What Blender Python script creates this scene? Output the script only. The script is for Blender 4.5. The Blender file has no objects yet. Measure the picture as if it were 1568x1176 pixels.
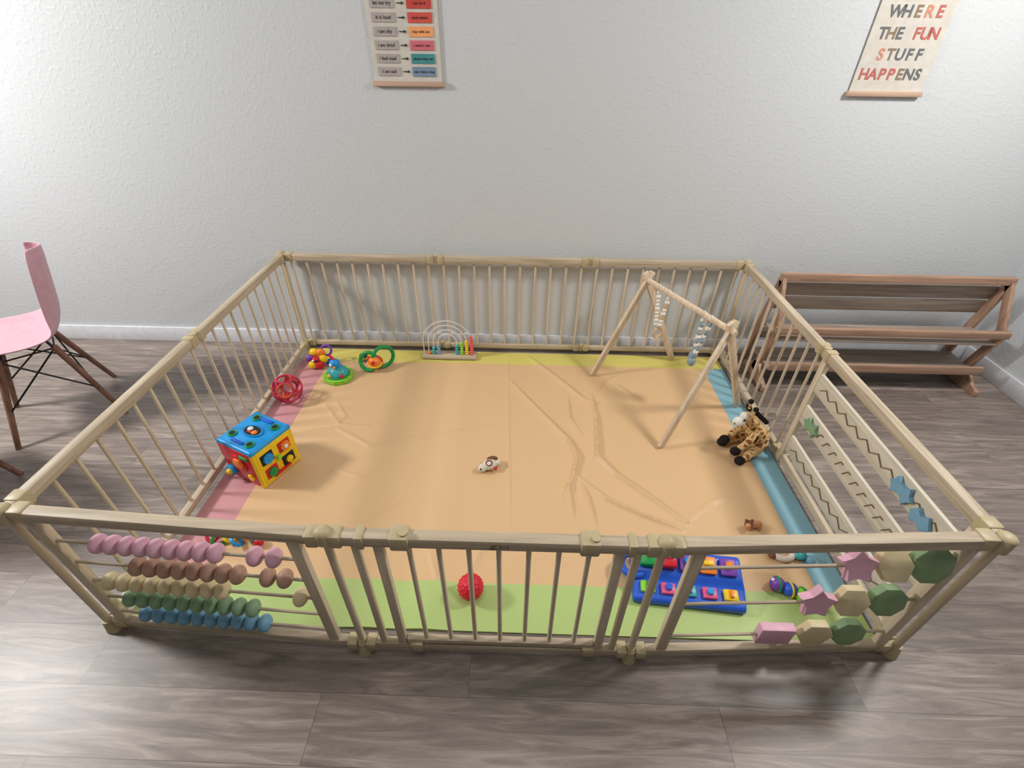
import bpy, bmesh, math, random
import numpy as np
from mathutils import Matrix, Vector
random.seed(4)
sc=bpy.context.scene
sc.view_settings.view_transform='Standard'
V=Vector

def lin(c):
    return tuple(((x/255)/12.92 if x/255<=0.04045 else ((x/255+0.055)/1.055)**2.4) for x in c)
def col(c): return (*lin(c),1.0)

def newmat(name):
    m=bpy.data.materials.new(name); m.use_nodes=True
    nt=m.node_tree; b=nt.nodes['Principled BSDF']
    return m,nt,b
def plain(name,c,rough=0.5,var=0.06,spec=0.4,bump=0.0,scale=30):
    m,nt,b=newmat(name)
    b.inputs['Roughness'].default_value=rough
    b.inputs['Specular IOR Level'].default_value=spec
    tc=nt.nodes.new('ShaderNodeTexCoord'); n=nt.nodes.new('ShaderNodeTexNoise')
    n.inputs['Scale'].default_value=scale
    nt.links.new(tc.outputs['Object'],n.inputs['Vector'])
    r=nt.nodes.new('ShaderNodeValToRGB')
    l=lin(c)
    r.color_ramp.elements[0].position=0.3; r.color_ramp.elements[1].position=0.7
    r.color_ramp.elements[0].color=(*[x*(1-var) for x in l],1)
    r.color_ramp.elements[1].color=(*[min(1,x*(1+var)) for x in l],1)
    nt.links.new(n.outputs['Fac'],r.inputs['Fac'])
    nt.links.new(r.outputs['Color'],b.inputs['Base Color'])
    if bump:
        bp_=nt.nodes.new('ShaderNodeBump'); bp_.inputs['Strength'].default_value=bump
        bp_.inputs['Distance'].default_value=0.004
        nt.links.new(n.outputs['Fac'],bp_.inputs['Height']); nt.links.new(bp_.outputs['Normal'],b.inputs['Normal'])
    return m
def wood(name,c1,c2,axis,rough=0.5,s=55):
    m,nt,b=newmat(name)
    b.inputs['Roughness'].default_value=rough
    b.inputs['Specular IOR Level'].default_value=0.35
    tc=nt.nodes.new('ShaderNodeTexCoord'); mp=nt.nodes.new('ShaderNodeMapping')
    sc_=[s,s,s]; sc_[axis]=s*0.05
    mp.inputs['Scale'].default_value=sc_
    n=nt.nodes.new('ShaderNodeTexNoise'); n.inputs['Scale'].default_value=1.0; n.inputs['Detail'].default_value=5
    n.inputs['Distortion'].default_value=0.6
    nt.links.new(tc.outputs['Object'],mp.inputs['Vector']); nt.links.new(mp.outputs['Vector'],n.inputs['Vector'])
    r=nt.nodes.new('ShaderNodeValToRGB')
    r.color_ramp.elements[0].position=0.32; r.color_ramp.elements[1].position=0.68
    r.color_ramp.elements[0].color=col(c1); r.color_ramp.elements[1].color=col(c2)
    nt.links.new(n.outputs['Fac'],r.inputs['Fac']); nt.links.new(r.outputs['Color'],b.inputs['Base Color'])
    bp_=nt.nodes.new('ShaderNodeBump'); bp_.inputs['Strength'].default_value=0.15; bp_.inputs['Distance'].default_value=0.002
    nt.links.new(n.outputs['Fac'],bp_.inputs['Height']); nt.links.new(bp_.outputs['Normal'],b.inputs['Normal'])
    return m

class B:
    def __init__(s): s.bm=bmesh.new(); s.mats=[]
    def _add(s,t,mat,M=None):
        if mat not in s.mats: s.mats.append(mat)
        i=s.mats.index(mat)
        if M is not None: t.transform(M)
        bmesh.ops.recalc_face_normals(t,faces=t.faces)
        for f in t.faces: f.material_index=i; f.smooth=True
        me=bpy.data.meshes.new('tmp'); t.to_mesh(me); t.free(); s.bm.from_mesh(me); bpy.data.meshes.remove(me)
    def box(s,c,size,mat,rot=None,bev=0.003,seg=2):
        t=bmesh.new(); bmesh.ops.create_cube(t,size=1)
        for v in t.verts: v.co=V((v.co.x*size[0],v.co.y*size[1],v.co.z*size[2]))
        if bev>0:
            bev=min(bev,min(size)*0.45)
            bmesh.ops.bevel(t,geom=list(t.edges),offset=bev,segments=seg,profile=0.5,affect='EDGES')
        M=Matrix.Translation(V(c)) @ (rot.to_4x4() if rot is not None else Matrix())
        s._add(t,mat,M)
    def beam(s,p1,p2,w,h,mat,up=(0,0,1),bev=0.003):
        p1=V(p1);p2=V(p2);x=(p2-p1);L=x.length;x.normalize()
        u=V(up); y=u.cross(x)
        if y.length<1e-4: y=V((0,1,0)).cross(x)
        y.normalize(); z=x.cross(y)
        R=Matrix((x,y,z)).transposed()
        s.box((p1+p2)/2,(L,w,h),mat,R,bev)
    def cyl(s,p1,p2,r,mat,r2=None,seg=14):
        p1=V(p1);p2=V(p2);d=p2-p1
        t=bmesh.new(); bmesh.ops.create_cone(t,cap_ends=True,segments=seg,radius1=r,radius2=r if r2 is None else r2,depth=d.length)
        q=V((0,0,1)).rotation_difference(d.normalized())
        s._add(t,mat,Matrix.Translation((p1+p2)/2)@q.to_matrix().to_4x4())
    def sph(s,c,r,mat,scale=(1,1,1),seg=18,rot=None):
        t=bmesh.new(); bmesh.ops.create_uvsphere(t,u_segments=seg,v_segments=max(8,seg//2),radius=r)
        M=Matrix.Translation(V(c)) @ (rot.to_4x4() if rot is not None else Matrix()) @ Matrix.Diagonal((*scale,1))
        s._add(t,mat,M)
    def torus(s,c,R,r,mat,rot=None,a0=0,a1=2*math.pi,n=36,k=10,sy=1.0):
        t=bmesh.new(); rings=[]
        full=abs(a1-a0-2*math.pi)<1e-6
        N=n if full else n+1
        for i in range(N):
            a=a0+(a1-a0)*i/n
            rings.append([t.verts.new(((R+r*math.cos(b))*math.cos(a),sy*(R+r*math.cos(b))*math.sin(a),r*math.sin(b))) for b in [2*math.pi*j/k for j in range(k)]])
        for i in range(N if full else N-1):
            A=rings[i];Bq=rings[(i+1)%N]
            for j in range(k): t.faces.new((A[j],A[(j+1)%k],Bq[(j+1)%k],Bq[j]))
        s._add(t,mat,Matrix.Translation(V(c)) @ (rot.to_4x4() if rot is not None else Matrix()))
    def prism(s,pts,th,mat,c=(0,0,0),rot=None,bev=0.003):
        t=bmesh.new()
        lo=[t.verts.new((x,y,-th/2)) for x,y in pts]; hi=[t.verts.new((x,y,th/2)) for x,y in pts]
        n=len(pts); t.faces.new(lo[::-1]); t.faces.new(hi)
        for i in range(n): t.faces.new((lo[i],lo[(i+1)%n],hi[(i+1)%n],hi[i]))
        if bev: bmesh.ops.bevel(t,geom=list(t.edges),offset=bev,segments=2,profile=0.5,affect='EDGES')
        s._add(t,mat,Matrix.Translation(V(c)) @ (rot.to_4x4() if rot is not None else Matrix()))
    def done(s,name,parent=None,flat=True):
        me=bpy.data.meshes.new(name); s.bm.to_mesh(me); s.bm.free()
        for m in s.mats: me.materials.append(m)
        if flat:
            me.set_sharp_from_angle(angle=math.radians(38))
        o=bpy.data.objects.new(name,me); sc.collection.objects.link(o)
        if parent: attach(o,parent)
        return o
def empty(name,loc):
    e=bpy.data.objects.new(name,None); e.location=loc; e.empty_display_size=0.1; sc.collection.objects.link(e); return e
def attach(o,p):
    o.parent=p; o.matrix_parent_inverse=Matrix.Translation(-V(p.location))
def RZ(a): return Matrix.Rotation(math.radians(a),3,'Z')
def RX(a): return Matrix.Rotation(math.radians(a),3,'X')
def RY(a): return Matrix.Rotation(math.radians(a),3,'Y')
def ngon(n,r,a0=0): return [(r*math.cos(a0+2*math.pi*i/n),r*math.sin(a0+2*math.pi*i/n)) for i in range(n)]
def star(n,r,r2,a0=0):
    o=[]
    for i in range(2*n):
        q=r if i%2==0 else r2; a=a0+math.pi*i/n; o.append((q*math.cos(a),q*math.sin(a)))
    return o

# ---------------------------------------------------------------- camera
pit,yaw,rol=0.6426,-0.0208,0.0111
fw=V((math.sin(yaw)*math.cos(pit),math.cos(yaw)*math.cos(pit),-math.sin(pit)))
r_=V((math.cos(yaw),-math.sin(yaw),0)); u_=r_.cross(fw)
r2=r_*math.cos(rol)+u_*math.sin(rol); u2=-r_*math.sin(rol)+u_*math.cos(rol)
cam=bpy.data.cameras.new('camera'); co=bpy.data.objects.new('camera',cam); sc.collection.objects.link(co)
cam.sensor_width=36; cam.lens=16.776; cam.clip_start=0.05
M=Matrix((r2,u2,-fw)).transposed().to_4x4(); M.translation=V((1.3365,-0.7654,1.6313)); co.matrix_world=M
sc.camera=co

# ---------------------------------------------------------------- materials
pc=((164,149,126),(200,184,160))
WX=wood('pine_x',*pc,0); WY=wood('pine_y',*pc,1); WZ=wood('pine_z',(190,174,148),(218,203,178),2)
PLW=plain('beige_plastic',(182,167,132),0.45)
PINK=plain('pink_paint',(222,172,190),0.45); TERR=plain('terracotta_paint',(184,146,126),0.5); CREAM=plain('cream_paint',(216,200,160),0.5)
GREEN=plain('sage_paint',(128,162,126),0.5); BLUE=plain('dusty_blue_paint',(114,160,188),0.5)
SAGED=plain('forest_paint',(132,160,118),0.5)
RED=plain('red_plastic',(200,28,40),0.35); YEL=plain('yellow_plastic',(236,198,30),0.35); BLU=plain('blue_plastic',(40,92,205),0.35)
SKY=plain('sky_blue_plastic',(20,145,215),0.35); GRN=plain('green_plastic',(20,145,70),0.35); LIME=plain('lime_plastic',(140,205,60),0.35)
TEAL=plain('teal_plastic',(60,165,170),0.35); PUR=plain('purple_plastic',(120,66,170),0.35); ORG=plain('orange_plastic',(238,130,45),0.35)
BLK=plain('black_plastic',(22,22,24),0.5); WHT=plain('white_plastic',(235,235,230),0.4); HPNK=plain('pink_plastic',(225,90,140),0.35)
dk=((150,118,98),(184,150,126))
DARKW=wood('beech_brown_x',*dk,0); DARKWZ=wood('beech_brown_z',*dk,2)

# ---------------------------------------------------------------- room
def wall_mat():
    m,nt,b=newmat('painted_orange_peel_wall'); b.inputs['Roughness'].default_value=0.5
    b.inputs['Base Color'].default_value=col((202,206,208)); b.inputs['Specular IOR Level'].default_value=0.3
    tc=nt.nodes.new('ShaderNodeTexCoord'); n=nt.nodes.new('ShaderNodeTexNoise'); n.inputs['Scale'].default_value=60; n.inputs['Detail'].default_value=3
    r=nt.nodes.new('ShaderNodeValToRGB'); r.color_ramp.elements[0].position=0.5; r.color_ramp.elements[1].position=0.72
    bp_=nt.nodes.new('ShaderNodeBump'); bp_.inputs['Strength'].default_value=0.28; bp_.inputs['Distance'].default_value=0.003
    nt.links.new(tc.outputs['Object'],n.inputs['Vector']); nt.links.new(n.outputs['Fac'],r.inputs['Fac'])
    nt.links.new(r.outputs['Color'],bp_.inputs['Height']); nt.links.new(bp_.outputs['Normal'],b.inputs['Normal'])
    return m
WALL=wall_mat()
def floor_mat():
    m,nt,b=newmat('vinyl_plank_floor'); N=nt.nodes; Lk=nt.links
    tc=N.new('ShaderNodeTexCoord')
    br=N.new('ShaderNodeTexBrick'); br.offset=0.37; br.inputs['Scale'].default_value=1.0
    br.inputs['Brick Width'].default_value=1.2; br.inputs['Row Height'].default_value=0.18; br.inputs['Mortar Size'].default_value=0.0008
    br.inputs['Color1'].default_value=(0,0,0,1); br.inputs['Color2'].default_value=(1,1,1,1); br.inputs['Mortar'].default_value=(0.5,0.5,0.5,1)
    Lk.new(tc.outputs['Object'],br.inputs['Vector'])
    off=N.new('ShaderNodeVectorMath'); off.operation='MULTIPLY_ADD'
    Lk.new(br.outputs['Color'],off.inputs[0]); off.inputs[1].default_value=(3.1,1.7,5.3); Lk.new(tc.outputs['Object'],off.inputs[2])
    mp=N.new('ShaderNodeMapping'); mp.inputs['Scale'].default_value=(1.6,14,1); Lk.new(off.outputs[0],mp.inputs['Vector'])
    n=N.new('ShaderNodeTexNoise'); n.inputs['Scale'].default_value=1.6; n.inputs['Detail'].default_value=7; n.inputs['Distortion'].default_value=1.6
    n.inputs['Roughness'].default_value=0.66
    Lk.new(mp.outputs[0],n.inputs['Vector'])
    r=N.new('ShaderNodeValToRGB'); e=r.color_ramp.elements
    e[0].position=0.25; e[0].color=col((94,85,79)); e[1].position=0.75; e[1].color=col((174,161,150))
    k=e.new(0.5); k.color=col((132,120,112))
    Lk.new(n.outputs['Fac'],r.inputs['Fac'])
    hs=N.new('ShaderNodeMixRGB'); hs.blend_type='MULTIPLY'; hs.inputs[0].default_value=1.0
    rr=N.new('ShaderNodeMapRange'); rr.inputs['To Min'].default_value=0.74; rr.inputs['To Max'].default_value=1.12
    Lk.new(br.outputs['Color'],rr.inputs['Value']); Lk.new(r.outputs['Color'],hs.inputs[1]); Lk.new(rr.outputs[0],hs.inputs[2])
    mo=N.new('ShaderNodeMixRGB'); mo.inputs[2].default_value=col((80,70,64)); Lk.new(br.outputs['Fac'],mo.inputs[0]); Lk.new(hs.outputs[0],mo.inputs[1])
    Lk.new(mo.outputs[0],b.inputs['Base Color']); b.inputs['Roughness'].default_value=0.38; b.inputs['Specular IOR Level'].default_value=0.5
    bp_=N.new('ShaderNodeBump'); bp_.inputs['Strength'].default_value=0.15; bp_.inputs['Distance'].default_value=0.002
    Lk.new(n.outputs['Fac'],bp_.inputs['Height']); Lk.new(bp_.outputs['Normal'],b.inputs['Normal'])
    return m
X0,X1,Y0,Y1,ZC=-3.6,4.08,-3.6,1.80,2.6
def slab(name,c,size,mat):
    b=B(); b.box(c,size,mat,bev=0); return b.done(name)
slab('floor',((X0+X1)/2,(Y0+Y1)/2,-0.05),(X1-X0+0.2,Y1-Y0+0.2,0.1),floor_mat())
CEIL=plain('ceiling_paint',(205,205,202),0.8)
slab('ceiling',((X0+X1)/2,(Y0+Y1)/2,ZC+0.05),(X1-X0+0.2,Y1-Y0+0.2,0.1),CEIL)
slab('wall_back',((X0+X1)/2,Y1+0.05,ZC/2),(X1-X0+0.2,0.1,ZC),WALL)
slab('wall_front',((X0+X1)/2,Y0-0.05,ZC/2),(X1-X0+0.2,0.1,ZC),WALL)
slab('wall_right',(X1+0.05,(Y0+Y1)/2,ZC/2),(0.1,Y1-Y0,ZC),WALL)
slab('wall_left',(X0-0.05,(Y0+Y1)/2,ZC/2),(0.1,Y1-Y0,ZC),WALL)
BASE=plain('white_trim',(215,217,222),0.4)
for nm,c,s in (('baseboard_back',((X0+X1)/2,Y1-0.007,0.05),(X1-X0,0.014,0.1)),('baseboard_right',(X1-0.007,(Y0+Y1)/2-0.01,0.05),(0.014,Y1-Y0-0.02,0.1))):
    b=B(); b.box(c,s,BASE,bev=0.003); b.done(nm)

# ---------------------------------------------------------------- play mat
W,D,H=2.56,1.746,0.62
def seg_d(X,Y,p,q):
    p=np.array(p);q=np.array(q);d=q-p
    t=np.clip(((X-p[0])*d[0]+(Y-p[1])*d[1])/(d@d),0,1)
    return np.hypot(X-p[0]-t*d[0],Y-p[1]-t*d[1]),t
WRW=[([(1.287,1.418),(1.456,1.139),(1.579,0.946),(1.615,0.837),(1.587,0.714),(1.519,0.546)],0.015,0.011),
([(1.396,1.671),(1.539,1.473),(1.673,1.284),(1.732,1.241)],0.013,0.011),
([(1.73,1.315),(1.736,1.123),(1.71,0.84),(1.773,0.74),(1.92,0.595),(2.03,0.481)],0.015,0.011),
([(1.608,0.714),(1.723,0.588),(1.861,0.508),(2.008,0.448)],0.013,0.01),
([(1.598,1.339),(1.597,1.118),(1.647,0.996)],0.008,0.01),([(1.887,1.411),(1.956,1.318)],0.006,0.01),
([(0.281,0.969),(0.419,0.998),(0.616,0.879),(0.87,0.94),(1.18,1.04)],.006,.012),
([(1.608,.705),(1.64,.60),(1.66,.44)],.009,.009),([(1.56,.67),(1.57,.475)],.008,.01),
([(.30,1.18),(.43,1.02),(.57,1.02)],.006,.009),([(.36,1.2),(.44,1.08),(.40,1.0)],.005,.009),
([(1.255,1.7),(1.29,.90),(1.31,.40)],.004,.007),
([(1.165,.215),(1.2,.32),(1.25,.38)],.007,.01),([(.74,.16),(.73,.31),(.69,.385)],.006,.012),([(.72,.45),(.85,.56)],.005,.012),
([(2.03,.481),(2.17,.59),(2.26,.62)],.005,.012),([(1.15,.10),(1.05,.2),(1.0,.32)],.005,.012),([(1.9,1.5),(1.8,1.42),(1.74,1.3)],.007,.01),([(.5,.72),(.7,.66)],.005,.012)]
nx,ny=400,280
xs=np.linspace(0.016,2.544,nx); ys=np.linspace(0.016,1.730,ny)
X,Y=np.meshgrid(xs,ys)
Z=np.full_like(X,0.0065)
Z+=0.0008*np.sin(X*7+1.3*np.sin(Y*5))+0.0006*np.sin(Y*11+X*3)
Z-=0.003*np.exp(-((X-0.93-0.02*np.sin(Y*3))/0.035)**2)*(Y>0.1)
Z+=0.007*(np.exp(-((X-1.03)/0.06)**2)+np.exp(-((X-0.83)/0.06)**2))*np.clip((1.62-Y)/0.1,0,1)
for P,h,w in WRW:
    h*=1.3; w*=.85
    best=np.zeros_like(Z)
    for i in range(len(P)-1):
        d,t=seg_d(X,Y,P[i],P[i+1]); T=(i+t)/(len(P)-1)
        best=np.maximum(best,h*(0.25+0.75*np.sin(np.pi*np.clip(T,0.02,0.98))**0.6)*(np.exp(-(d/w)**2)+0.25*np.exp(-(d/(3*w))**2)))
    Z+=best
Z=np.maximum(Z,0.003)
me=bpy.data.meshes.new('play_mat')
top=np.stack([X.ravel(),Y.ravel(),Z.ravel()],1); bot=top.copy(); bot[:,2]=0.0005
vs=np.concatenate([top,bot]).tolist(); o_=nx*ny
fs=[(j*nx+i,j*nx+i+1,(j+1)*nx+i+1,(j+1)*nx+i) for j in range(ny-1) for i in range(nx-1)]
ring=[i for i in range(nx)]+[j*nx+nx-1 for j in range(1,ny)]+[(ny-1)*nx+i for i in range(nx-2,-1,-1)]+[j*nx for j in range(ny-2,0,-1)]
for k in range(len(ring)):
    a,b2=ring[k],ring[(k+1)%len(ring)]; fs.append((b2,a,a+o_,b2+o_))
fs.append(tuple(v+o_ for v in ring[::-1]))
me.from_pydata(vs,[],fs)
bmm=bmesh.new(); bmm.from_mesh(me); bmesh.ops.delete(bmm,geom=[v for v in bmm.verts if not v.link_faces],context='VERTS'); bmm.to_mesh(me); bmm.free()
for p in me.polygons: p.use_smooth=True
me.set_sharp_from_angle(angle=math.radians(70))
mo=bpy.data.objects.new('play_mat',me); sc.collection.objects.link(mo)
m,nt,b=newmat('colour_block_fabric'); N=nt.nodes; Lk=nt.links
tc=N.new('ShaderNodeTexCoord'); sx=N.new('ShaderNodeSeparateXYZ'); Lk.new(tc.outputs['Object'],sx.inputs[0])
def thr(sock,val,op):
    a=N.new('ShaderNodeMath'); a.operation=op; a.inputs[1].default_value=val; Lk.new(sock,a.inputs[0]); return a.outputs[0]
base=col((214,178,134))
def mixc(fac,prev,c):
    q=N.new('ShaderNodeMixRGB'); Lk.new(fac,q.inputs[0])
    if isinstance(prev,tuple): q.inputs[1].default_value=prev
    else: Lk.new(prev,q.inputs[1])
    q.inputs[2].default_value=c; return q.outputs[0]
c=mixc(thr(sx.outputs['X'],0.185,'LESS_THAN'),base,col((196,140,144)))
c=mixc(thr(sx.outputs['X'],2.43,'GREATER_THAN'),c,col((130,174,188)))
c=mixc(thr(sx.outputs['Y'],1.60,'GREATER_THAN'),c,col((210,198,108)))
c=mixc(thr(sx.outputs['Y'],0.19,'LESS_THAN'),c,col((174,196,122)))
Lk.new(c,b.inputs['Base Color']); b.inputs['Roughness'].default_value=0.42; b.inputs['Specular IOR Level'].default_value=0.4
n=N.new('ShaderNodeTexNoise'); n.inputs['Scale'].default_value=6; n.inputs['Detail'].default_value=4; n.inputs['Distortion'].default_value=1; Lk.new(tc.outputs['Object'],n.inputs['Vector'])
bu=N.new('ShaderNodeBump'); bu.inputs['Strength'].default_value=.35; bu.inputs['Distance'].default_value=.01; Lk.new(n.outputs['Fac'],bu.inputs['Height']); Lk.new(bu.outputs['Normal'],b.inputs['Normal'])
me.materials.append(m)

# ---------------------------------------------------------------- playpen
pen=empty('baby_playpen',(W/2,D/2,0))
zt,zb=0.600,0.048
yb=-0.046
TW,TH=0.034,0.038
def P3(a,b_,t,z): return V((a[0]+(b_[0]-a[0])*t,a[1]+(b_[1]-a[1])*t,z))
rails=B(); bars=B(); joints=B()
def panel(a,b_,nb,matr,skipbars=False,t0=0.0,t1=1.0):
    rails.beam(P3(a,b_,t0,zt),P3(a,b_,t1,zt),TW,TH,matr,bev=0.006)
    rails.beam(P3(a,b_,t0,zb),P3(a,b_,t1,zb),TW*0.8,0.03,matr,bev=0.005)
    if not skipbars:
        for i in range(nb):
            t=(i+0.5)/nb
            bars.cyl(P3(a,b_,t,zb),P3(a,b_,t,zt),0.0064,WZ,seg=10)
BL,BR,FL,FR=(0,D),(W,D),(0,0),(W,0)
W1,W2=W/3,2*W/3
for a,b_ in (((0,D),(W1,D)),((W1,D),(W2,D)),((W2,D),(W,D))): panel(a,b_,10,WX,t0=0.01,t1=0.99)
panel((0,0),(0,D/2),10,WY,t0=0.01,t1=0.99); panel((0,D/2),(0,D),11,WY,t0=0.01,t1=0.99)
panel((W,D/2),(W,D),11,WY,t0=0.01,t1=0.99)
panel((W,0),(W,D/2),10,WY,skipbars=True,t0=0.01,t1=0.99)
rails.beam((W,0.85,zb),(W,0.85,zt),0.022,0.03,WZ)
rails.beam((W,0.05,zb),(W,0.05,zt),0.022,0.03,WZ)
SLAT=wood('pale_slat',(190,182,164),(214,206,188),1)
GRV=plain('groove_brown',(120,100,80),0.7)
side=B()
for k,(z,kind) in enumerate(((0.475,'z'),(0.315,'d'),(0.14,'z'))):
    side.box((W,0.45,z),(0.014,0.78,0.088),SLAT,bev=0.003)
    y=0.80; s_=1
    while y>0.12:
        if kind=='z': p=(W-0.0085,y,z-0.013*s_); q=(W-0.0085,y-0.035,z+0.013*s_)
        else: p=(W-0.0085,y,z-0.016); q=(W-0.0085,y-0.02,z+0.016) 
        side.beam(p,q,0.003,0.005,GRV,up=(1,0,0),bev=0)
        if kind=='d': side.beam((W-0.0085,y-0.02,z+0.016),(W-0.0085,y-0.035,z+0.016),0.003,0.005,GRV,up=(1,0,0),bev=0)
        y-=0.035 if kind=='z' else 0.05; s_=-s_
def flat_yz(pts,c,mat,th=0.012): side.prism(pts,th,mat,c=c,rot=Matrix(((0,0,-1),(-1,0,0),(0,1,0))),bev=0.002)
flat_yz([(-.05,.0),(-.03,.012),(-.02,.035),(-.005,.015),(.015,.012),(.03,.035),(.035,.008),(.055,.0),(.035,-.01),(.03,-.035),(.015,-.012),(-.005,-.012),(-.02,-.035),(-.03,-.01)],(W-0.016,0.745,0.315),GREEN)
flat_yz([(-.05,.0),(-.035,.012),(-.03,.035),(-.01,.016),(.01,.016),(.03,.038),(.036,.01),(.055,.0),(.036,-.012),(.03,-.035),(.01,-.014),(-.01,-.014),(-.03,-.035),(-.035,-.01)],(W-0.016,0.27,0.475),BLUE)
flat_yz([(-.04,.0),(-.02,.03),(0,.012),(.02,.032),(.045,0),(.02,-.03),(0,-.012),(-.02,-.032)],(W-0.016,0.17,0.46),BLUE)
side.done('slider_boards',pen)

A1=(W1,yb); A2=(W2,yb)
panel(FL,A1,0,WX,True,0.012,0.955)
panel(A2,FR,0,WX,True,0.045,0.988)
def fp(x,z):
    if x<=W1: return V((x,yb*x/W1,z))
    if x<=W2: return V((x,yb,z))
    return V((x,yb*(W-x)/W1,z))
for x in (0.052,0.765,1.80,2.505): rails.beam(fp(x,zb),fp(x,zt),0.022,0.032,WZ,up=(1,0,0))
rails.beam(fp(0.885,zt),fp(1.675,zt),TW,TH,WX,bev=0.006)
rails.beam(fp(0.885,zb),fp(1.675,zb),TW*0.8,0.03,WX,bev=0.005)
rails.beam(fp(1.0,0.079),fp(1.585,0.079),0.022,0.024,WX,bev=0.004)
for x in (0.925,0.985,1.60): rails.beam(fp(x,zb),fp(x,zt),0.02,0.026 if x!=0.925 else 0.018,WZ,up=(1,0,0))
rails.beam(fp(1.645,zb),fp(1.645,zt),0.02,0.018,WZ,up=(1,0,0))
for i in range(7):
    x=0.985+(1.60-0.985)*(i+1)/8; bars.cyl(fp(x,0.07),fp(x,zt),0.0072,WZ,seg=10)
def joint(p,d):
    x,y=p; d=V((d[0],d[1],0)).normalized()
    for s_ in (-1,1):
        for z in (zt,zb):
            c=V((x,y,z))+d*0.03*s_
            joints.beam(c-d*0.016,c+d*0.016,TW+0.008,TH+0.008 if z==zt else 0.037,PLW,bev=0.005)
    for z in (zt,zb):
        joints.cyl((x,y,z-0.02),(x,y,z+0.022),0.014,PLW)
for x in (W1,W2): joint((x,D),(1,0))
joint((0,D/2),(0,1)); joint((W,D/2),(0,1))
for x in (W1,W2):
    joint((x,yb),(1,0))
    bars.cyl((x,yb,0.02),(x,yb,zt),0.011,WZ)
    joints.sph((x,yb-0.004,zt+0.022),0.022,PLW,(1,1,0.75)); joints.cyl((x,yb-0.004,zt-0.01),(x,yb-0.004,zt+0.018),0.022,PLW)
    joints.cyl((x,yb-0.004,0.0),(x,yb-0.004,0.05),0.024,PLW,r2=0.016); joints.sph((x,yb-0.004,0.05),0.017,PLW)
for (x,y),sx_,sy_ in ((FL,-1,-1),(FR,1,-1),(BL,-1,1),(BR,1,1)):
    px_,py_=x+sx_*0.006,y+sy_*0.006
    bars.cyl((px_,py_,0.02),(px_,py_,zt),0.011,WZ)
    joints.cyl((px_,py_,zt-0.025),(px_,py_,zt+0.02),0.022,PLW); joints.sph((px_,py_,zt+0.018),0.022,PLW,(1,1,0.5))
    joints.cyl((px_,py_,0.0),(px_,py_,0.055),0.025,PLW,r2=0.017)
    for z in (zt,zb):
        hh=TH+0.008 if z==zt else 0.038
        joints.beam((x-sx_*0.02,y,z),(x-sx_*0.06,y,z),TW+0.007,hh,PLW,bev=0.005)
        joints.beam((x,y-sy_*0.02,z),(x,y-sy_*0.06,z),TW+0.007,hh,PLW,bev=0.005)
for x in (1.045,1.52):
    joints.box(fp(x,zt+0.002),(0.05,TW+0.014,TH+0.012),PLW,bev=0.007)
    joints.cyl(fp(x+0.012,zt+0.02)+V((0,-.005,0)),fp(x+0.012,zt+0.033)+V((0,-.005,0)),0.011,PLW)
for x in (1.03,1.57): joints.box(fp(x,zb+0.006),(0.04,TW+0.008,0.044),PLW,bev=0.006)
for x in (0.945,1.625): joints.box(fp(x,zt),(0.022,TW+0.01,TH+0.008),PLW,bev=0.004)
def mark(x1,z1,x2,z2): joints.beam(fp(x1,zt+z1)+V((0,-.018,0)),fp(x2,zt+z2)+V((0,-.018,0)),.002,.002,GRV,bev=0)
for q in ((1.27,.01,1.29,.01),(1.29,.01,1.27,-.008),(1.27,-.008,1.29,-.008),(1.297,-.008,1.297,.01),(1.317,-.008,1.317,.01),(1.297,.001,1.317,.001)): mark(*q)
rails.done('rails',pen); bars.done('bars',pen); joints.done('connectors',pen)
ab=B()
rows=[(0.485,PINK,[.190+.042*i for i in range(9)]+[.635,.688]),(0.385,TERR,[.255+.0425*i for i in range(8)]+[.64,.69]),
(0.29,CREAM,[.125+.0435*i for i in range(9)]+[.71]),(0.20,GREEN,[.145+.0435*i for i in range(10)]),(0.11,BLUE,[.155+.0435*i for i in range(10)])]
for z,mt,xs_ in rows:
    ab.cyl(fp(0.055,z),fp(0.762,z),0.005,WX,seg=8)
    for x in xs_:
        ab.sph(fp(x,z),0.0275,mt,(0.77,1,1),seg=20)
ab.done('abacus_beads',pen)
shp=B()
for z in (0.50,0.32,0.135): shp.cyl(fp(1.80,z),fp(2.505,z),0.005,WX,seg=8)
shp.prism(star(5,.054,.029,1.57),.026,PINK,c=fp(2.24,.50),rot=RX(62)); shp.prism(ngon(6,.05),.026,CREAM,c=fp(2.335,.50),rot=RX(50)); shp.prism(ngon(8,.058,.39),.026,SAGED,c=fp(2.437,.50),rot=RX(70))
shp.prism(star(5,.056,.03,1.57),.026,PINK,c=fp(2.20,.32),rot=RX(75)); shp.prism(ngon(6,.052),.026,CREAM,c=fp(2.30,.32),rot=RX(70)); shp.prism(ngon(8,.054,.39),.026,SAGED,c=fp(2.405,.32),rot=RX(75))
shp.prism([(-.052,-.042),(.052,-.042),(.052,.042),(-.052,.042)],.028,PINK,c=fp(2.14,.135),rot=RX(90)); shp.prism(ngon(6,.055),.026,CREAM,c=fp(2.265,.135),rot=RX(85)); shp.prism(ngon(8,.052,.39),.026,SAGED,c=fp(2.37,.135),rot=RX(80))
shp.done('spinning_shapes',pen)

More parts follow.
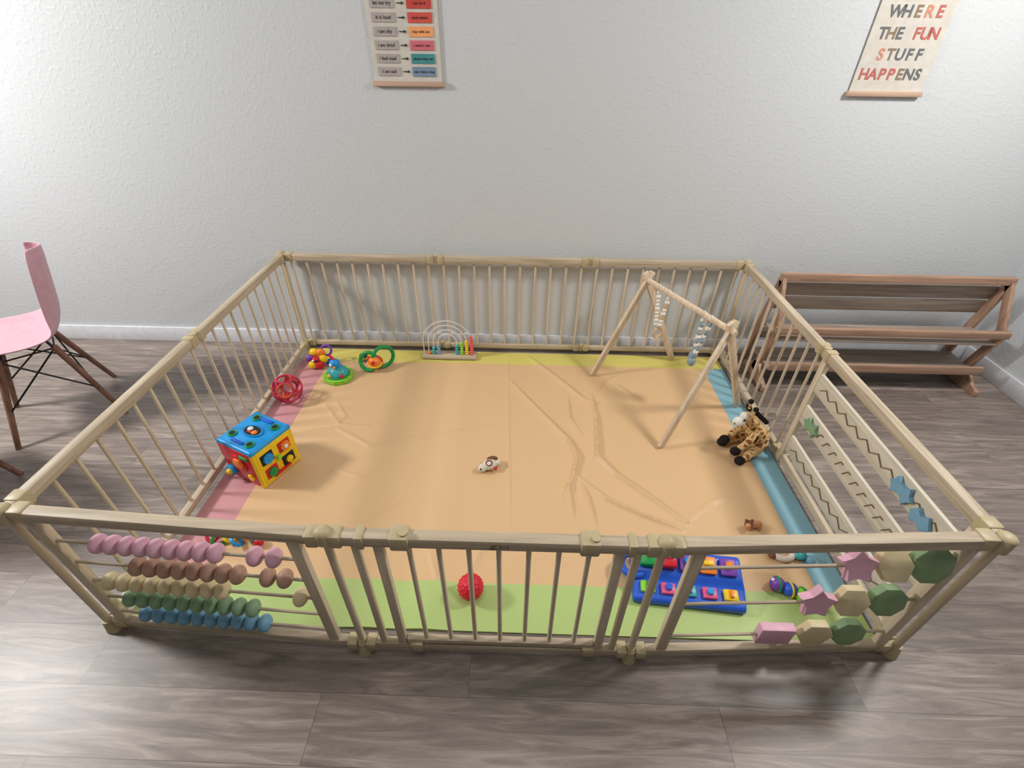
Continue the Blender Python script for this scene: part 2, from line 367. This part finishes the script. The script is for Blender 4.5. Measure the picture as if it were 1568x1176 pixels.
# ---------------------------------------------------------------- activity cube
cube=empty('activity_cube_toy',(0.183,0.73,0.01))
Rc=RZ(-25); c0=V((0.187,0.733,0.0)); S=0.104; zc=0.010+S
def L(x,y,z): return c0+Rc@V((x,y,0))+V((0,0,z))
b=B()
b.box(L(0,0,zc),(2*S-.014,2*S-.014,2*S-.014),BLU,Rc,bev=0.01)
for sx_ in (-1,1):
    for sy_ in (-1,1):
        b.cyl(L(sx_*(S-.01),sy_*(S-.01),zc-S+.01),L(sx_*(S-.01),sy_*(S-.01),zc+S-.01),0.012,YEL if sx_>0 else RED)
for z,mm in ((zc-S+.01,YEL),(zc+S-.01,SKY)):
    for s_ in (-1,1):
        b.cyl(L(-S+.01,s_*(S-.01),z),L(S-.01,s_*(S-.01),z),0.012,(RED if z<zc and s_<0 else mm))
        b.cyl(L(s_*(S-.01),-S+.01,z),L(s_*(S-.01),S-.01,z),0.012,mm)
        for s2 in (-1,1): b.sph(L(s_*(S-.01),s2*(S-.01),z),0.0135,mm)
b.done('frame',cube)
b=B()
b.box(L(0,0,zc+S-.004),(2*S-.02,2*S-.02,0.012),SKY,Rc,bev=0.004)
zt_=zc+S+.004
b.torus(L(0,0,zt_),0.048,0.006,SKY,Rc,sy=0.62); b.prism([(x,y*0.62) for x,y in ngon(28,.046)],0.004,BLK,c=L(0,0,zt_),rot=Rc,bev=0)
b.sph(L(-.018,.004,zt_+.004),0.013,WHT,(1,1,.6)); b.sph(L(.018,-.006,zt_+.004),0.013,ORG,(1,1,.6)); b.box(L(.0,-.012,zt_+.004),(.04,.008,.006),RED,Rc)
for x,y,mm in ((-.066,-.05,GRN),(.066,.06,GRN),(.06,-.066,GRN),(-.055,.068,GRN)):
    b.cyl(L(x,y,zt_-.004),L(x,y,zt_+.004),0.019,mm); b.cyl(L(x,y,zt_+.004),L(x,y,zt_+.006),0.012,BLK)
b.box(L(.0,.075,zt_+.002),(.07,.016,.008),BLU,Rc); b.box(L(-.005,-.075,zt_+.002),(.07,.014,.008),BLU,Rc)
b.done('top_panel',cube)
b=B()
fx=S-.003
RcX=Rc@Matrix(((0,0,1),(1,0,0),(0,1,0)))
b.box(L(fx,0,zc),(.012,2*S-.03,2*S-.03),YEL,Rc,bev=0.004)
for (y,z,mm) in ((-.045,.035,BLU),(.045,.035,RED),(-.045,-.045,RED),(.045,-.045,BLU)):
    b.box(L(fx+.006,y,zc+z),(.008,.062,.055),BLK if mm is BLU else mm,Rc,bev=0.006)
b.prism(star(8,.027,.02),.01,SKY,c=L(fx+.014,-.045,zc+.035),rot=RcX); b.prism(star(8,.026,.019),.01,ORG,c=L(fx+.014,.045,zc+.035),rot=RcX)
b.prism(ngon(20,.017),.012,YEL,c=L(fx+.014,.045,zc-.045),rot=RcX); b.prism(star(8,.024,.018),.01,GRN,c=L(fx+.014,-.045,zc-.045),rot=RcX)
b.prism(ngon(20,.012),.01,LIME,c=L(fx+.018,0,zc+.005),rot=RcX); b.prism(ngon(16,.01),.014,WHT,c=L(fx+.018,.045,zc+.035),rot=RcX)
b.box(L(fx+.01,0,zc-.075),(.01,.09,.014),RED,Rc)
b.done('gear_panel',cube)
b=B()
RcY=Rc@RX(90)
b.box(L(0,-fx,zc),(2*S-.03,.012,2*S-.03),RED,Rc,bev=0.004)
b.prism(ngon(26,.05),.012,RED,c=L(.0,-fx-.008,zc+.01),rot=RcY); b.prism(ngon(6,.03),.02,ORG,c=L(.01,-fx-.012,zc+.02),rot=RcY)
b.prism(ngon(20,.026),.026,SKY,c=L(-.055,-fx-.014,zc-.045),rot=RcY); b.sph(L(-.055,-fx-.03,zc-.045),.014,YEL)
b.prism(star(5,.022,.011),.01,YEL,c=L(.055,-fx-.01,zc-.05),rot=RcY); b.box(L(.05,-fx-.008,zc+.06),(.05,.008,.02),GRN,Rc)
b.done('spinner_panel',cube)

# ---------------------------------------------------------------- open lattice ball
b=B(); MAG=plain('crimson_rubber',(190,45,80),0.4); OR2=plain('rust_rubber',(205,75,50),0.4)
t=bmesh.new(); bmesh.ops.create_icosphere(t,subdivisions=1,radius=0.062)
dirs=[v.co.normalized() for v in t.verts]; t.free()
for i,d in enumerate(dirs):
    q=V((0,0,1)).rotation_difference(d).to_matrix()
    b.torus(V((0.105,1.21,0.086))+d*0.062,0.0365,0.006,MAG if i%3 else OR2,q,n=24,k=8)
b.done('lattice_ball')

# ---------------------------------------------------------------- textured ball
t=bmesh.new(); bmesh.ops.create_icosphere(t,subdivisions=5,radius=0.047)
gd=[V((math.cos(2.39996*i)*math.sqrt(1-(1-2*(i+.5)/110)**2),math.sin(2.39996*i)*math.sqrt(1-(1-2*(i+.5)/110)**2),1-2*(i+.5)/110)) for i in range(110)]
for v in t.verts:
    n=v.co.normalized(); dd=max(n.dot(g) for g in gd); a=math.acos(min(1,dd))
    v.co=n*(0.044+0.0035*math.exp(-(a/0.1)**2))
b=B(); b._add(t,plain('red_rubber',(210,30,52),0.45),Matrix.Translation((1.18,0.145,0.056))); b.done('sensory_ball',flat=False)

# ---------------------------------------------------------------- pop up toy : blue sloping body with lids and keys
pop=empty('pop_up_toy',(1.94,0.2,0.01))
Rp=RZ(-5); p0=V((1.950,0.205,0.009))
def Lp(x,y,z): return p0+Rp@V((x,y,0))+V((0,0,z))
b=B()
# body: side profile extruded along x (front low, back high)
RPX=Rp@Matrix(((0,0,1),(1,0,0),(0,1,0)))
b.prism([(-.092,.0),(.088,.0),(.088,.078),(.070,.088),(-.005,.066),(-.02,.045),(-.085,.034),(-.092,.026)],.385,BLU,c=Lp(0,0,0),rot=RPX,bev=.009)
b.torus(Lp(-.185,.03,.05),.045,.013,BLU,Rp,n=30); b.done('base',pop)
b=B()
tl=Rp@RX(17)
for i,mm in enumerate((GRN,RED,PUR,ORG,PUR)):
    x=-.142+.071*i
    b.box(Lp(x,.033,.086+ (0.012 if i<2 else 0)),(.058,.062,.016+(0.02 if i<2 else 0)),mm,tl,bev=0.007)
    if i%2==0: b.sph(Lp(x,.033,.102+(.01 if i<2 else 0)),.014,(LIME,HPNK,SKY,YEL,ORG)[i],(1,1,.7))
    else: b.box(Lp(x,.033,.099+(.018 if i<2 else 0)),(.034,.016,.012),(HPNK,HPNK,SKY,YEL,TEAL)[i],tl)
for i,mm in enumerate((LIME,HPNK,TEAL,HPNK,YEL)):
    x=-.142+.071*i
    b.box(Lp(x,-.05,.045),(.05,.04,.018),mm,Rp@RX(9),bev=0.006)
    if i%2: b.cyl(Lp(x,-.05,.048),Lp(x,-.05,.064),.012,(YEL,BLU,ORG,SKY,RED)[i])
    else: b.box(Lp(x,-.05,.057),(.012,.028,.012),(GRN,HPNK,BLU,SKY,ORG)[i],Rp)
b.done('lids_and_keys',pop)

# ---------------------------------------------------------------- wooden baby gym
gym=empty('wooden_baby_gym',(2.14,1.35,0))
GX=wood('gym_wood',(200,178,150),(224,206,178),2)
a1=V((2.0,1.605,.565)); a2=V((2.262,1.09,.565))
b=B()
for ap,f1,f2 in ((a1,V((1.755,1.50,.008)),V((2.26,1.69,.008))),(a2,V((2.02,.915,.008)),V((2.505,1.25,.008)))):
    for ft in (f1,f2):
        d=(ap-ft).normalized(); side_n=(a2-a1).normalized()
        b.beam(ft+V((0,0,.008)),ap+d*0.05,0.02,0.034,GX,up=side_n.cross(d),bev=0.004)
b.cyl(a1+(a1-a2).normalized()*.03,a2+(a2-a1).normalized()*.03,.014,GX)
b.done('frame',gym)
b=B(); BWH=plain('white_bead',(228,224,214),.45); BGR=plain('grey_blue_bead',(140,160,170),.45); BNT=plain('natural_bead',(205,175,135),.5)
ax=a2-a1
def hang(t,n,cols,dx=(0,0,0),ring=None,r=.0115):
    p=a1+ax*t
    b.cyl(p+V((0,0,-.01)),p+V(dx)+V((0,0,-.02-2*r*n)),.0015,BWH,seg=6)
    b.torus(p,.016,.003,BWH,RY(90),n=16,k=6)
    for i in range(n):
        q=p+V(dx)*(i/n)+V((0,0,-.03-2*r*i)); b.sph(q,r*(1.15 if i%3==1 else .95),cols[i%len(cols)],seg=12)
    e=p+V(dx)+V((0,0,-.03-2*r*n))
    if ring=='ring': b.torus(e+V((0,0,-.025)),.028,.006,BNT,RX(90)@RY(30),n=24,k=8)
    if ring=='drop': b.sph(e+V((0,0,-.012)),.022,BGR,(1,.8,1.2),seg=14)
hang(.17,9,[BWH],(0.02,.0,0)); hang(.30,8,[BWH,BWH,BNT],(-.012,0.02,0),'ring')
hang(.72,8,[BWH,BGR],(0,0,0),'drop'); hang(.80,9,[BGR,BWH],(-.03,.02,0),'drop')
b.done('hanging_beads',gym)

# ---------------------------------------------------------------- rainbow bead toy
rb=empty('rainbow_bead_maze',(.905,1.66,.01))
b=B(); b.box((.905,1.665,.020),(.33,.075,.018),WX,bev=.005)
RR=Matrix(((1,0,0),(0,0,-1),(0,1,0)))
WIRE=plain('white_wire',(225,220,212),.3)
cx_=.895; zz=.028; up_=.085
for R in (.145,.115,.085,.055):
    b.torus((cx_,1.665,zz+up_),R,.0028,WIRE,RR,a0=0,a1=math.pi,n=30,k=6)
    for s_ in (-1,1): b.cyl((cx_+s_*R,1.665,zz),(cx_+s_*R,1.665,zz+up_+.002),.0028,WIRE,seg=6)
for R,n,mm in ((.145,8,plain('coral_bead',(225,95,85),.4)),(.115,6,YEL),(.085,5,LIME),(.055,4,TEAL)):
    for i in range(n):
        z=zz+.009+.0165*i
        if z<zz+up_: p=V((cx_+R,1.665,z))
        else:
            a=(z-zz-up_)/R; p=V((cx_+R*math.cos(a),1.665,zz+up_+R*math.sin(a)))
        b.sph(p,.0115,mm,(1,1,.8),seg=12)
for R,n,mm in ((.085,3,TEAL),(.055,4,BLUE),(.115,1,ORG)):
    for i in range(n): b.sph((cx_-R,1.665,zz+.009+.0165*i),.0115,mm,(1,1,.8),seg=12)
b.done('arches_and_beads',rb)

# ---------------------------------------------------------------- small baby toys
b=B(); c=V((.14,1.545,-.004))
for i in range(6):
    a=i*math.pi/3; b.sph(c+V((.04*math.cos(a),.03*math.sin(a)-.01,.065+.03*math.sin(a))),.026,(YEL,ORG,YEL,PUR,YEL,RED)[i],(1,.8,1))
b.sph(c+V((0,-.022,.065)),.024,RED); b.sph(c+V((-.008,-.045,.072)),.007,WHT); b.sph(c+V((.012,-.045,.07)),.007,BLK)
b.torus(c+V((.05,.03,.1)),.03,.007,PUR,RX(70)); b.sph(c+V((.07,.0,.035)),.022,BLU); b.sph(c+V((-.02,-.03,.032)),.02,YEL)
b.done('flower_rattle')
b=B(); c=V((.295,1.43,.006))
b.prism(star(8,.088,.077),.022,LIME,c=c+V((0,0,.014)),bev=.006); b.sph(c+V((0,0,.03)),.062,TEAL,(1,.9,.85)); b.sph(c+V((-.005,.0,.095)),.03,SKY)
b.sph(c+V((-.02,-.022,.1)),.01,WHT); b.sph(c+V((.0,-.03,.09)),.009,ORG,(1,1.6,.6)); b.torus(c+V((0,0,.028)),.06,.006,GRN)
b.sph(c+V((.035,-.045,.04)),.012,RED); b.sph(c+V((-.035,-.045,.04)),.012,YEL); b.cyl(c+V((-.005,0,.12)),c+V((-.03,.01,.145)),.008,RED)
b.done('roly_poly_toy')
b=B(); c=V((.490,1.52,.006))
b.torus(c+V((.045,.02,.078)),.06,.011,GRN,RZ(35)@RX(80)); b.torus(c+V((-.035,-.01,.062)),.052,.011,GRN,RZ(-10)@RX(65))
b.sph(c+V((0,-.005,.055)),.042,ORG); b.torus(c+V((0,-.005,.055)),.041,.006,RED,RX(90)); b.torus(c+V((0,-.005,.055)),.041,.006,YEL,RX(20)); b.sph(c+V((0,-.04,.07)),.012,RED)
b.done('ring_rattle')
b=B(); c=V((.395,1.60,-.006)); b.sph(c+V((0,0,.042)),.028,plain('slate_plastic',(70,90,120),.4)); b.sph(c+V((.0,-.025,.05)),.01,WHT); b.torus(c+V((.0,0,.05)),.028,.005,YEL,RX(20)); b.done('mini_rattle_ball')
SEAL=plain('cream_plush',(216,206,190),.8,bump=.4); BRN=plain('brown_plush',(120,78,60),.8)
b=B(); c=V((1.205,.755,.008))
b.sph(c+V((0,0,.022)),.034,SEAL,(1.15,.8,.62),rot=RZ(25)); b.sph(c+V((-.03,-.022,.022)),.02,SEAL); b.sph(c+V((.012,.028,.03)),.022,BRN,(1.2,.6,.7),rot=RZ(10)); b.torus(c+V((.0,-.008,.04)),.013,.0035,BRN,RX(20))
b.sph(c+V((.038,.012,.022)),.014,SEAL); b.sph(c+V((-.035,-.036,.03)),.005,BLK); b.sph(c+V((.03,-.02,.02)),.008,RED); b.done('plush_seal_toy')
LIO=plain('lion_tan',(206,146,100),.6)
b=B(); c=V((2.30,.47,.007)); b.sph(c+V((0,0,.02)),.024,LIO,(1.3,.7,.7)); b.sph(c+V((-.03,-.01,.032)),.016,BRN); b.sph(c+V((-.036,-.02,.034)),.011,LIO)
for s_ in (-1,1): b.cyl(c+V((s_*.02,-.014,0)),c+V((s_*.02,-.01,.02)),.006,LIO); b.sph(c+V((-.03+s_*.012,-.005,.047)),.006,BRN)
b.done('lion_figure')
b=B(); c=V((2.37,.335,-.004)); b.torus(c+V((-.01,.02,.026)),.04,.012,SEAL); b.sph(c+V((.05,.0,.028)),.022,TEAL,(1.3,1,.7)); b.sph(c+V((.085,-.02,.024)),.018,BLUE); b.sph(c+V((-.05,0,.026)),.018,BRN,(1,1,.7)); b.done('ring_teether')
b=B(); c=V((2.33,.17,-.002))
for i,mm in enumerate((PUR,BLU,LIME,ORG)):
    b.sph(c+V((-.05+.036*i,.035-.02*i,.036)),.026,mm); b.torus(c+V((-.05+.036*i,.035-.02*i,.036)),.025,.004,YEL if i%2 else GRN,RY(90))
b.sph(c+V((-.07,.04,.055)),.006,WHT); b.done('caterpillar_toy')
b=B(); c=V((.22,.33,.008))
for i,mm in enumerate((RED,GRN,YEL,SKY,ORG)):
    b.torus(c+V((-.07+.035*i,.01*(-1)**i,.022)),.022,.0065,mm,RZ(40*i)@RX(35+20*(i%2)),n=20,k=8)
b.sph(c+V((0.09,.01,.02)),.02,TEAL); b.sph(c+V((.12,-.01,.018)),.018,RED); b.done('teething_links')

# ---------------------------------------------------------------- giraffe plush
gir=empty('plush_giraffe',(2.45,.92,0))
def giraffe_mat():
    m,nt,b=newmat('giraffe_plush'); N=nt.nodes; Lk=nt.links
    tc=N.new('ShaderNodeTexCoord'); v=N.new('ShaderNodeTexVoronoi'); v.feature='DISTANCE_TO_EDGE'; v.inputs['Scale'].default_value=38
    Lk.new(tc.outputs['Object'],v.inputs['Vector']); r=N.new('ShaderNodeValToRGB'); r.color_ramp.elements[0].position=.12; r.color_ramp.elements[1].position=.26
    r.color_ramp.elements[0].color=col((222,188,132)); r.color_ramp.elements[1].color=col((140,90,52))
    Lk.new(v.outputs['Distance'],r.inputs['Fac']); Lk.new(r.outputs['Color'],b.inputs['Base Color']); b.inputs['Roughness'].default_value=.95; b.inputs['Specular IOR Level'].default_value=.1
    n=N.new('ShaderNodeTexNoise'); n.inputs['Scale'].default_value=260; Lk.new(tc.outputs['Object'],n.inputs['Vector'])
    bu=N.new('ShaderNodeBump'); bu.inputs['Strength'].default_value=.7; bu.inputs['Distance'].default_value=.004; Lk.new(n.outputs['Fac'],bu.inputs['Height']); Lk.new(bu.outputs['Normal'],b.inputs['Normal'])
    return m
GM=giraffe_mat()
sk_v=[((2.485,.935,.062),.055),((2.46,.93,.11),.054),((2.43,.93,.155),.036),((2.405,.93,.19),.028),((2.385,.925,.215),.034),((2.345,.905,.205),.022),
 ((2.46,.885,.045),.03),((2.41,.855,.035),.025),((2.375,.83,.03),.02),
 ((2.46,.975,.045),.03),((2.39,.975,.035),.025),((2.335,.955,.03),.02),
 ((2.43,.895,.13),.022),((2.395,.87,.09),.018),((2.36,.865,.055),.017),
 ((2.43,.965,.13),.022),((2.375,.96,.09),.018),((2.33,.935,.065),.017)]
sk_e=[(0,1),(1,2),(2,3),(3,4),(4,5),(0,6),(6,7),(7,8),(0,9),(9,10),(10,11),(1,12),(12,13),(13,14),(1,15),(15,16),(16,17)]
me=bpy.data.meshes.new('body'); me.from_pydata([v for v,_ in sk_v],sk_e,[]); go=bpy.data.objects.new('body',me); sc.collection.objects.link(go)
md=go.modifiers.new('Skin','SKIN')
for i,(v,r) in enumerate(sk_v):
    me.skin_vertices[0].data[i].radius=(r,r)
me.skin_vertices[0].data[0].use_root=True
sd=go.modifiers.new('Sub','SUBSURF'); sd.levels=2; sd.render_levels=2; me.materials.append(GM); md.use_smooth_shade=True
attach(go,gir)
b=B(); PBLK=plain('black_plush',(26,22,22),.95,bump=.5,scale=200); PW=plain('white_plush',(232,226,214),.95,bump=.5,scale=200)
for p in (sk_v[8][0],sk_v[11][0],sk_v[14][0],sk_v[17][0]): b.sph(V(p)+V((-.012,-.008,0)),.022,PBLK,(1.1,1,.95))
b.sph((2.338,.9,.2),.027,PW,(1.1,.9,.85)); b.sph((2.36,.912,.222),.02,PW,(1,1.1,1))
for s_ in (-1,1):
    e=V((2.39,.925+s_*.022,.24)); b.cyl(e,e+V((0,s_*.006,.03)),.006,GM); b.sph(e+V((0,s_*.007,.036)),.012,PBLK)
    b.sph(V((2.40,.925+s_*.045,.228)),.018,PBLK if s_>0 else GM,(.6,1.4,.8)); b.sph((2.352,.905+s_*.02,.222),.005,BLK)
    b.sph((2.312,.893+s_*.008,.202),.003,BLK)
for i in range(7):
    q=V((2.415,.93,.235)).lerp(V((2.485,.935,.17)),i/6); b.sph(q,.012,PBLK,(1,.6,1))
b.cyl((2.525,.94,.05),(2.52,.99,.02),.006,GM); b.sph((2.52,.995,.022),.012,PBLK)
b.done('face_and_hooves',gir)

# ---------------------------------------------------------------- bookshelf rack
rk=empty('wooden_display_rack',(3.28,1.58,0)); b=B()
for x in (2.70,3.87):
    b.beam((x,1.72,.01),(x,1.60,.60),.022,.045,DARKWZ,up=(0,1,0))
    b.beam((x,1.60,.59),(x,1.47,.33),.022,.04,DARKWZ,up=(0,1,0))
    b.beam((x,1.47,.35),(x,1.56,.05),.022,.045,DARKWZ,up=(0,1,0))
    b.prism([(-.14,0),(.14,0),(.15,.03),(.09,.055),(.03,.11),(-.02,.11),(-.08,.05),(-.14,.035)],.022,DARKWZ,c=(x,1.53,.0),rot=Matrix(((0,0,1),(1,0,0),(0,1,0))))
b.box((3.285,1.60,.60),(1.20,.03,.04),DARKW); b.box((3.285,1.46,.36),(1.22,.025,.04),DARKW)
GW=wood('grey_oak_slats',(136,123,112),(176,161,148),0)
for y,z in ((1.642,.515),(1.66,.425)): b.box((3.285,y,z),(1.15,.012,.082),GW,RX(12))
b.box((3.285,1.55,.30),(1.15,.18,.014),GW); b.box((3.285,1.56,.12),(1.15,.22,.014),GW); b.box((3.285,1.44,.145),(1.15,.015,.05),DARKW)
b.box((3.285,1.69,.22),(1.15,.012,.08),GW,RX(10))
b.done('frame_and_shelves',rk)

# ---------------------------------------------------------------- pink shell chairs
SHELL=plain('pink_shell_plastic',(204,158,170),.4); LW=wood('walnut_leg',(104,72,58),(140,102,84),2)
def shell_chair(cx_c,cy_c,ang):
    ch=empty('pink_shell_chair',(cx_c,cy_c,0)); ch_c=V((cx_c,cy_c,0)); Rch=RZ(ang)
    def Lc(x,y,z): return ch_c+Rch@V((x,y,0))+V((0,0,z))
    prof=[(.215,.425,.15),(.20,.448,.18),(.12,.45,.205),(.02,.437,.21),(-.08,.437,.205),(-.15,.465,.195),(-.185,.53,.18),(-.205,.62,.17),(-.225,.72,.15),(-.24,.79,.12),(-.247,.835,.07)]
    nv=11; vs=[];fs=[]
    for i,(x,z,w) in enumerate(prof):
        bk=min(1,max(0,(z-.44)/.1)) if i>4 else 0
        for j in range(nv):
            v=-1+2*j/(nv-1); vs.append(tuple(Lc(x+bk*.06*v*v,w*v,z+(1-bk)*.035*abs(v)**3)))
    for i in range(len(prof)-1):
        for j in range(nv-1): a=i*nv+j; fs.append((a,a+1,a+nv+1,a+nv))
    me=bpy.data.meshes.new('shell'); me.from_pydata(vs,[],fs)
    for p in me.polygons: p.use_smooth=True
    so=bpy.data.objects.new('shell',me); sc.collection.objects.link(so); me.materials.append(SHELL)
    q=so.modifiers.new('Sol','SOLIDIFY'); q.thickness=.009; q=so.modifiers.new('Sub','SUBSURF'); q.levels=2; q.render_levels=2; attach(so,ch)
    b=B()
    for sx_ in (-1,1):
        for sy_ in (-1,1):
            b.cyl(Lc(sx_*.215,sy_*.205,0),Lc(sx_*.1,sy_*.1,.40),.011,LW,r2=.015); b.cyl(Lc(sx_*.1,sy_*.1,.39),Lc(sx_*.08,sy_*.08,.44),.006,BLK)
    for s_ in (-1,1):
        for (x1,y1,z1,x2,y2,z2) in ((.1,.1,.39,-.175,.17,.16),(-.1,.1,.39,.175,.17,.16)):
            b.cyl(Lc(x1,s_*y1,z1),Lc(x2,s_*y2,z2),.004,BLK,seg=8)
            b.cyl(Lc(s_*y1,x1,z1),Lc(s_*y2,x2,z2),.004,BLK,seg=8)
        b.cyl(Lc(-.1,s_*.1,.39),Lc(.1,s_*.1,.39),.004,BLK,seg=8); b.cyl(Lc(s_*.1,-.1,.39),Lc(s_*.1,.1,.39),.004,BLK,seg=8)
    b.done('legs',ch)
shell_chair(-1.02,1.10,222)
shell_chair(-1.17,.53,160)

# ---------------------------------------------------------------- posters
PAPER=plain('poster_paper',(204,199,189),.8); STRIP=wood('poster_strip',(180,150,128),(200,170,148),0)
def text(s,x,z,size,mat,parent,y,name,bold=0.0,align='CENTER'):
    cu=bpy.data.curves.new(name,'FONT'); cu.body=s; cu.size=size; cu.align_x=align; cu.align_y='CENTER'; cu.extrude=.0004; cu.offset=bold
    o=bpy.data.objects.new(name,cu); sc.collection.objects.link(o); cu.materials.append(mat)
    o.location=(x,y,z); o.rotation_euler=(math.pi/2,0,0); attach(o,parent); return o
def poster(name,xa,xb,z0,z1):
    e=empty(name,((xa+xb)/2,Y1-.01,(z0+z1)/2)); b=B()
    b.box(((xa+xb)/2,Y1-.006,(z0+z1)/2),(xb-xa-.01,.003,z1-z0),PAPER,bev=0)
    for z in (z0,z1): b.box(((xa+xb)/2,Y1-.011,z),(xb-xa+.01,.016,.02),STRIP,bev=.002)
    b.done('paper_and_strips',e); return e
e=poster('feelings_chart_poster',.638,.955,1.418,2.1)
INK=plain('ink',(45,42,44),.8); GB=plain('grey_label',(172,164,160),.8)
cols=[(118,142,165),(66,140,140),(205,108,122),(236,162,104),(204,84,74),(192,74,64),(222,150,66),(185,105,132),(115,150,108),(90,128,168)]
b=B(); y=Y1-.0095
for i,cc in enumerate(cols):
    z=1.465+.0485*i
    b.box((.715,y,z),(.10,.002,.033),GB,bev=0); b.box((.872,y,z),(.105,.002,.036),plain('label_%d'%i,cc,.8),bev=0)
    b.box((.788,y,z),(.022,.002,.003),INK,bev=0); b.prism([(0,.006),(.01,0),(0,-.006)],.002,INK,c=(.798,y,z),rot=Matrix(((1,0,0),(0,0,-1),(0,1,0))),bev=0)
    text(('i am sad','i feel mad','i am tired','i am shy','it is loud','let me try','i am silly','i am calm','i am glad','i love it')[i],.715,z,.019,INK,e,y-.0015,'label_text')
    text(('can i have a hug','please help me','i need a rest','stay with me','quiet please','i can do it','play with me','read to me','share a smile','love you too')[i],.872,z,.0145,INK,e,y-.0015,'label_text')
b.done('labels',e)
e=poster('fun_stuff_poster',2.785,3.11,1.403,2.15)
CG=plain('letter_grey',(104,106,110),.8); CR=plain('letter_red',(186,104,96),.8); CO=plain('letter_orange',(202,140,116),.8); CT=plain('letter_taupe',(140,120,100),.8)
def word(s,cs,xc,z,size,adv):
    x=xc-adv*(len(s)-1)/2
    for ch_,m_ in zip(s,cs):
        if ch_!=' ': text(ch_,x,z,size,m_,e,Y1-.0085,'letter_'+ch_,bold=.0014)
        x+=adv
word('WHERE',[CG,CG,CT,CO,CR],2.955,1.696,.058,.045)
word('THE FUN',[CG,CT,CG,CG,CR,CR,CR],2.95,1.622,.058,.036)
word('STUFF',[CO,CT,CG,CG,CG],2.95,1.548,.058,.041)
word('HAPPENS',[CR,CR,CR,CR,CT,CG,CG],2.945,1.476,.058,.039)
word('THIS IS',[CG,CO,CR,CG,CG,CR,CO],2.955,1.772,.058,.036)

# ---------------------------------------------------------------- lights
def area(name,loc,tgt,size,power,colr=(1,1,1)):
    l=bpy.data.lights.new(name,'AREA'); l.shape='DISK'; l.size=size; l.energy=power; l.color=colr
    o=bpy.data.objects.new(name,l); o.location=loc; o.rotation_euler=(V(tgt)-V(loc)).to_track_quat('-Z','Y').to_euler(); sc.collection.objects.link(o)
area('ceiling_light',(-2.3,0.6,2.45),(0.3,1.2,0),.5,98,(1,.98,.965))
area('ceiling_light.001',(3.5,0.7,2.5),(2.4,0.9,0),.35,42,(1,.965,.94))
area('ceiling_light.002',(1.2,0.0,2.55),(1.3,0.9,0.2),1.2,20,(1,.98,.95))
w=bpy.data.worlds.new('world'); sc.world=w; w.use_nodes=True; w.node_tree.nodes['Background'].inputs[0].default_value=(.8,.85,1,1); w.node_tree.nodes['Background'].inputs[1].default_value=.4
bpy.context.view_layer.update()
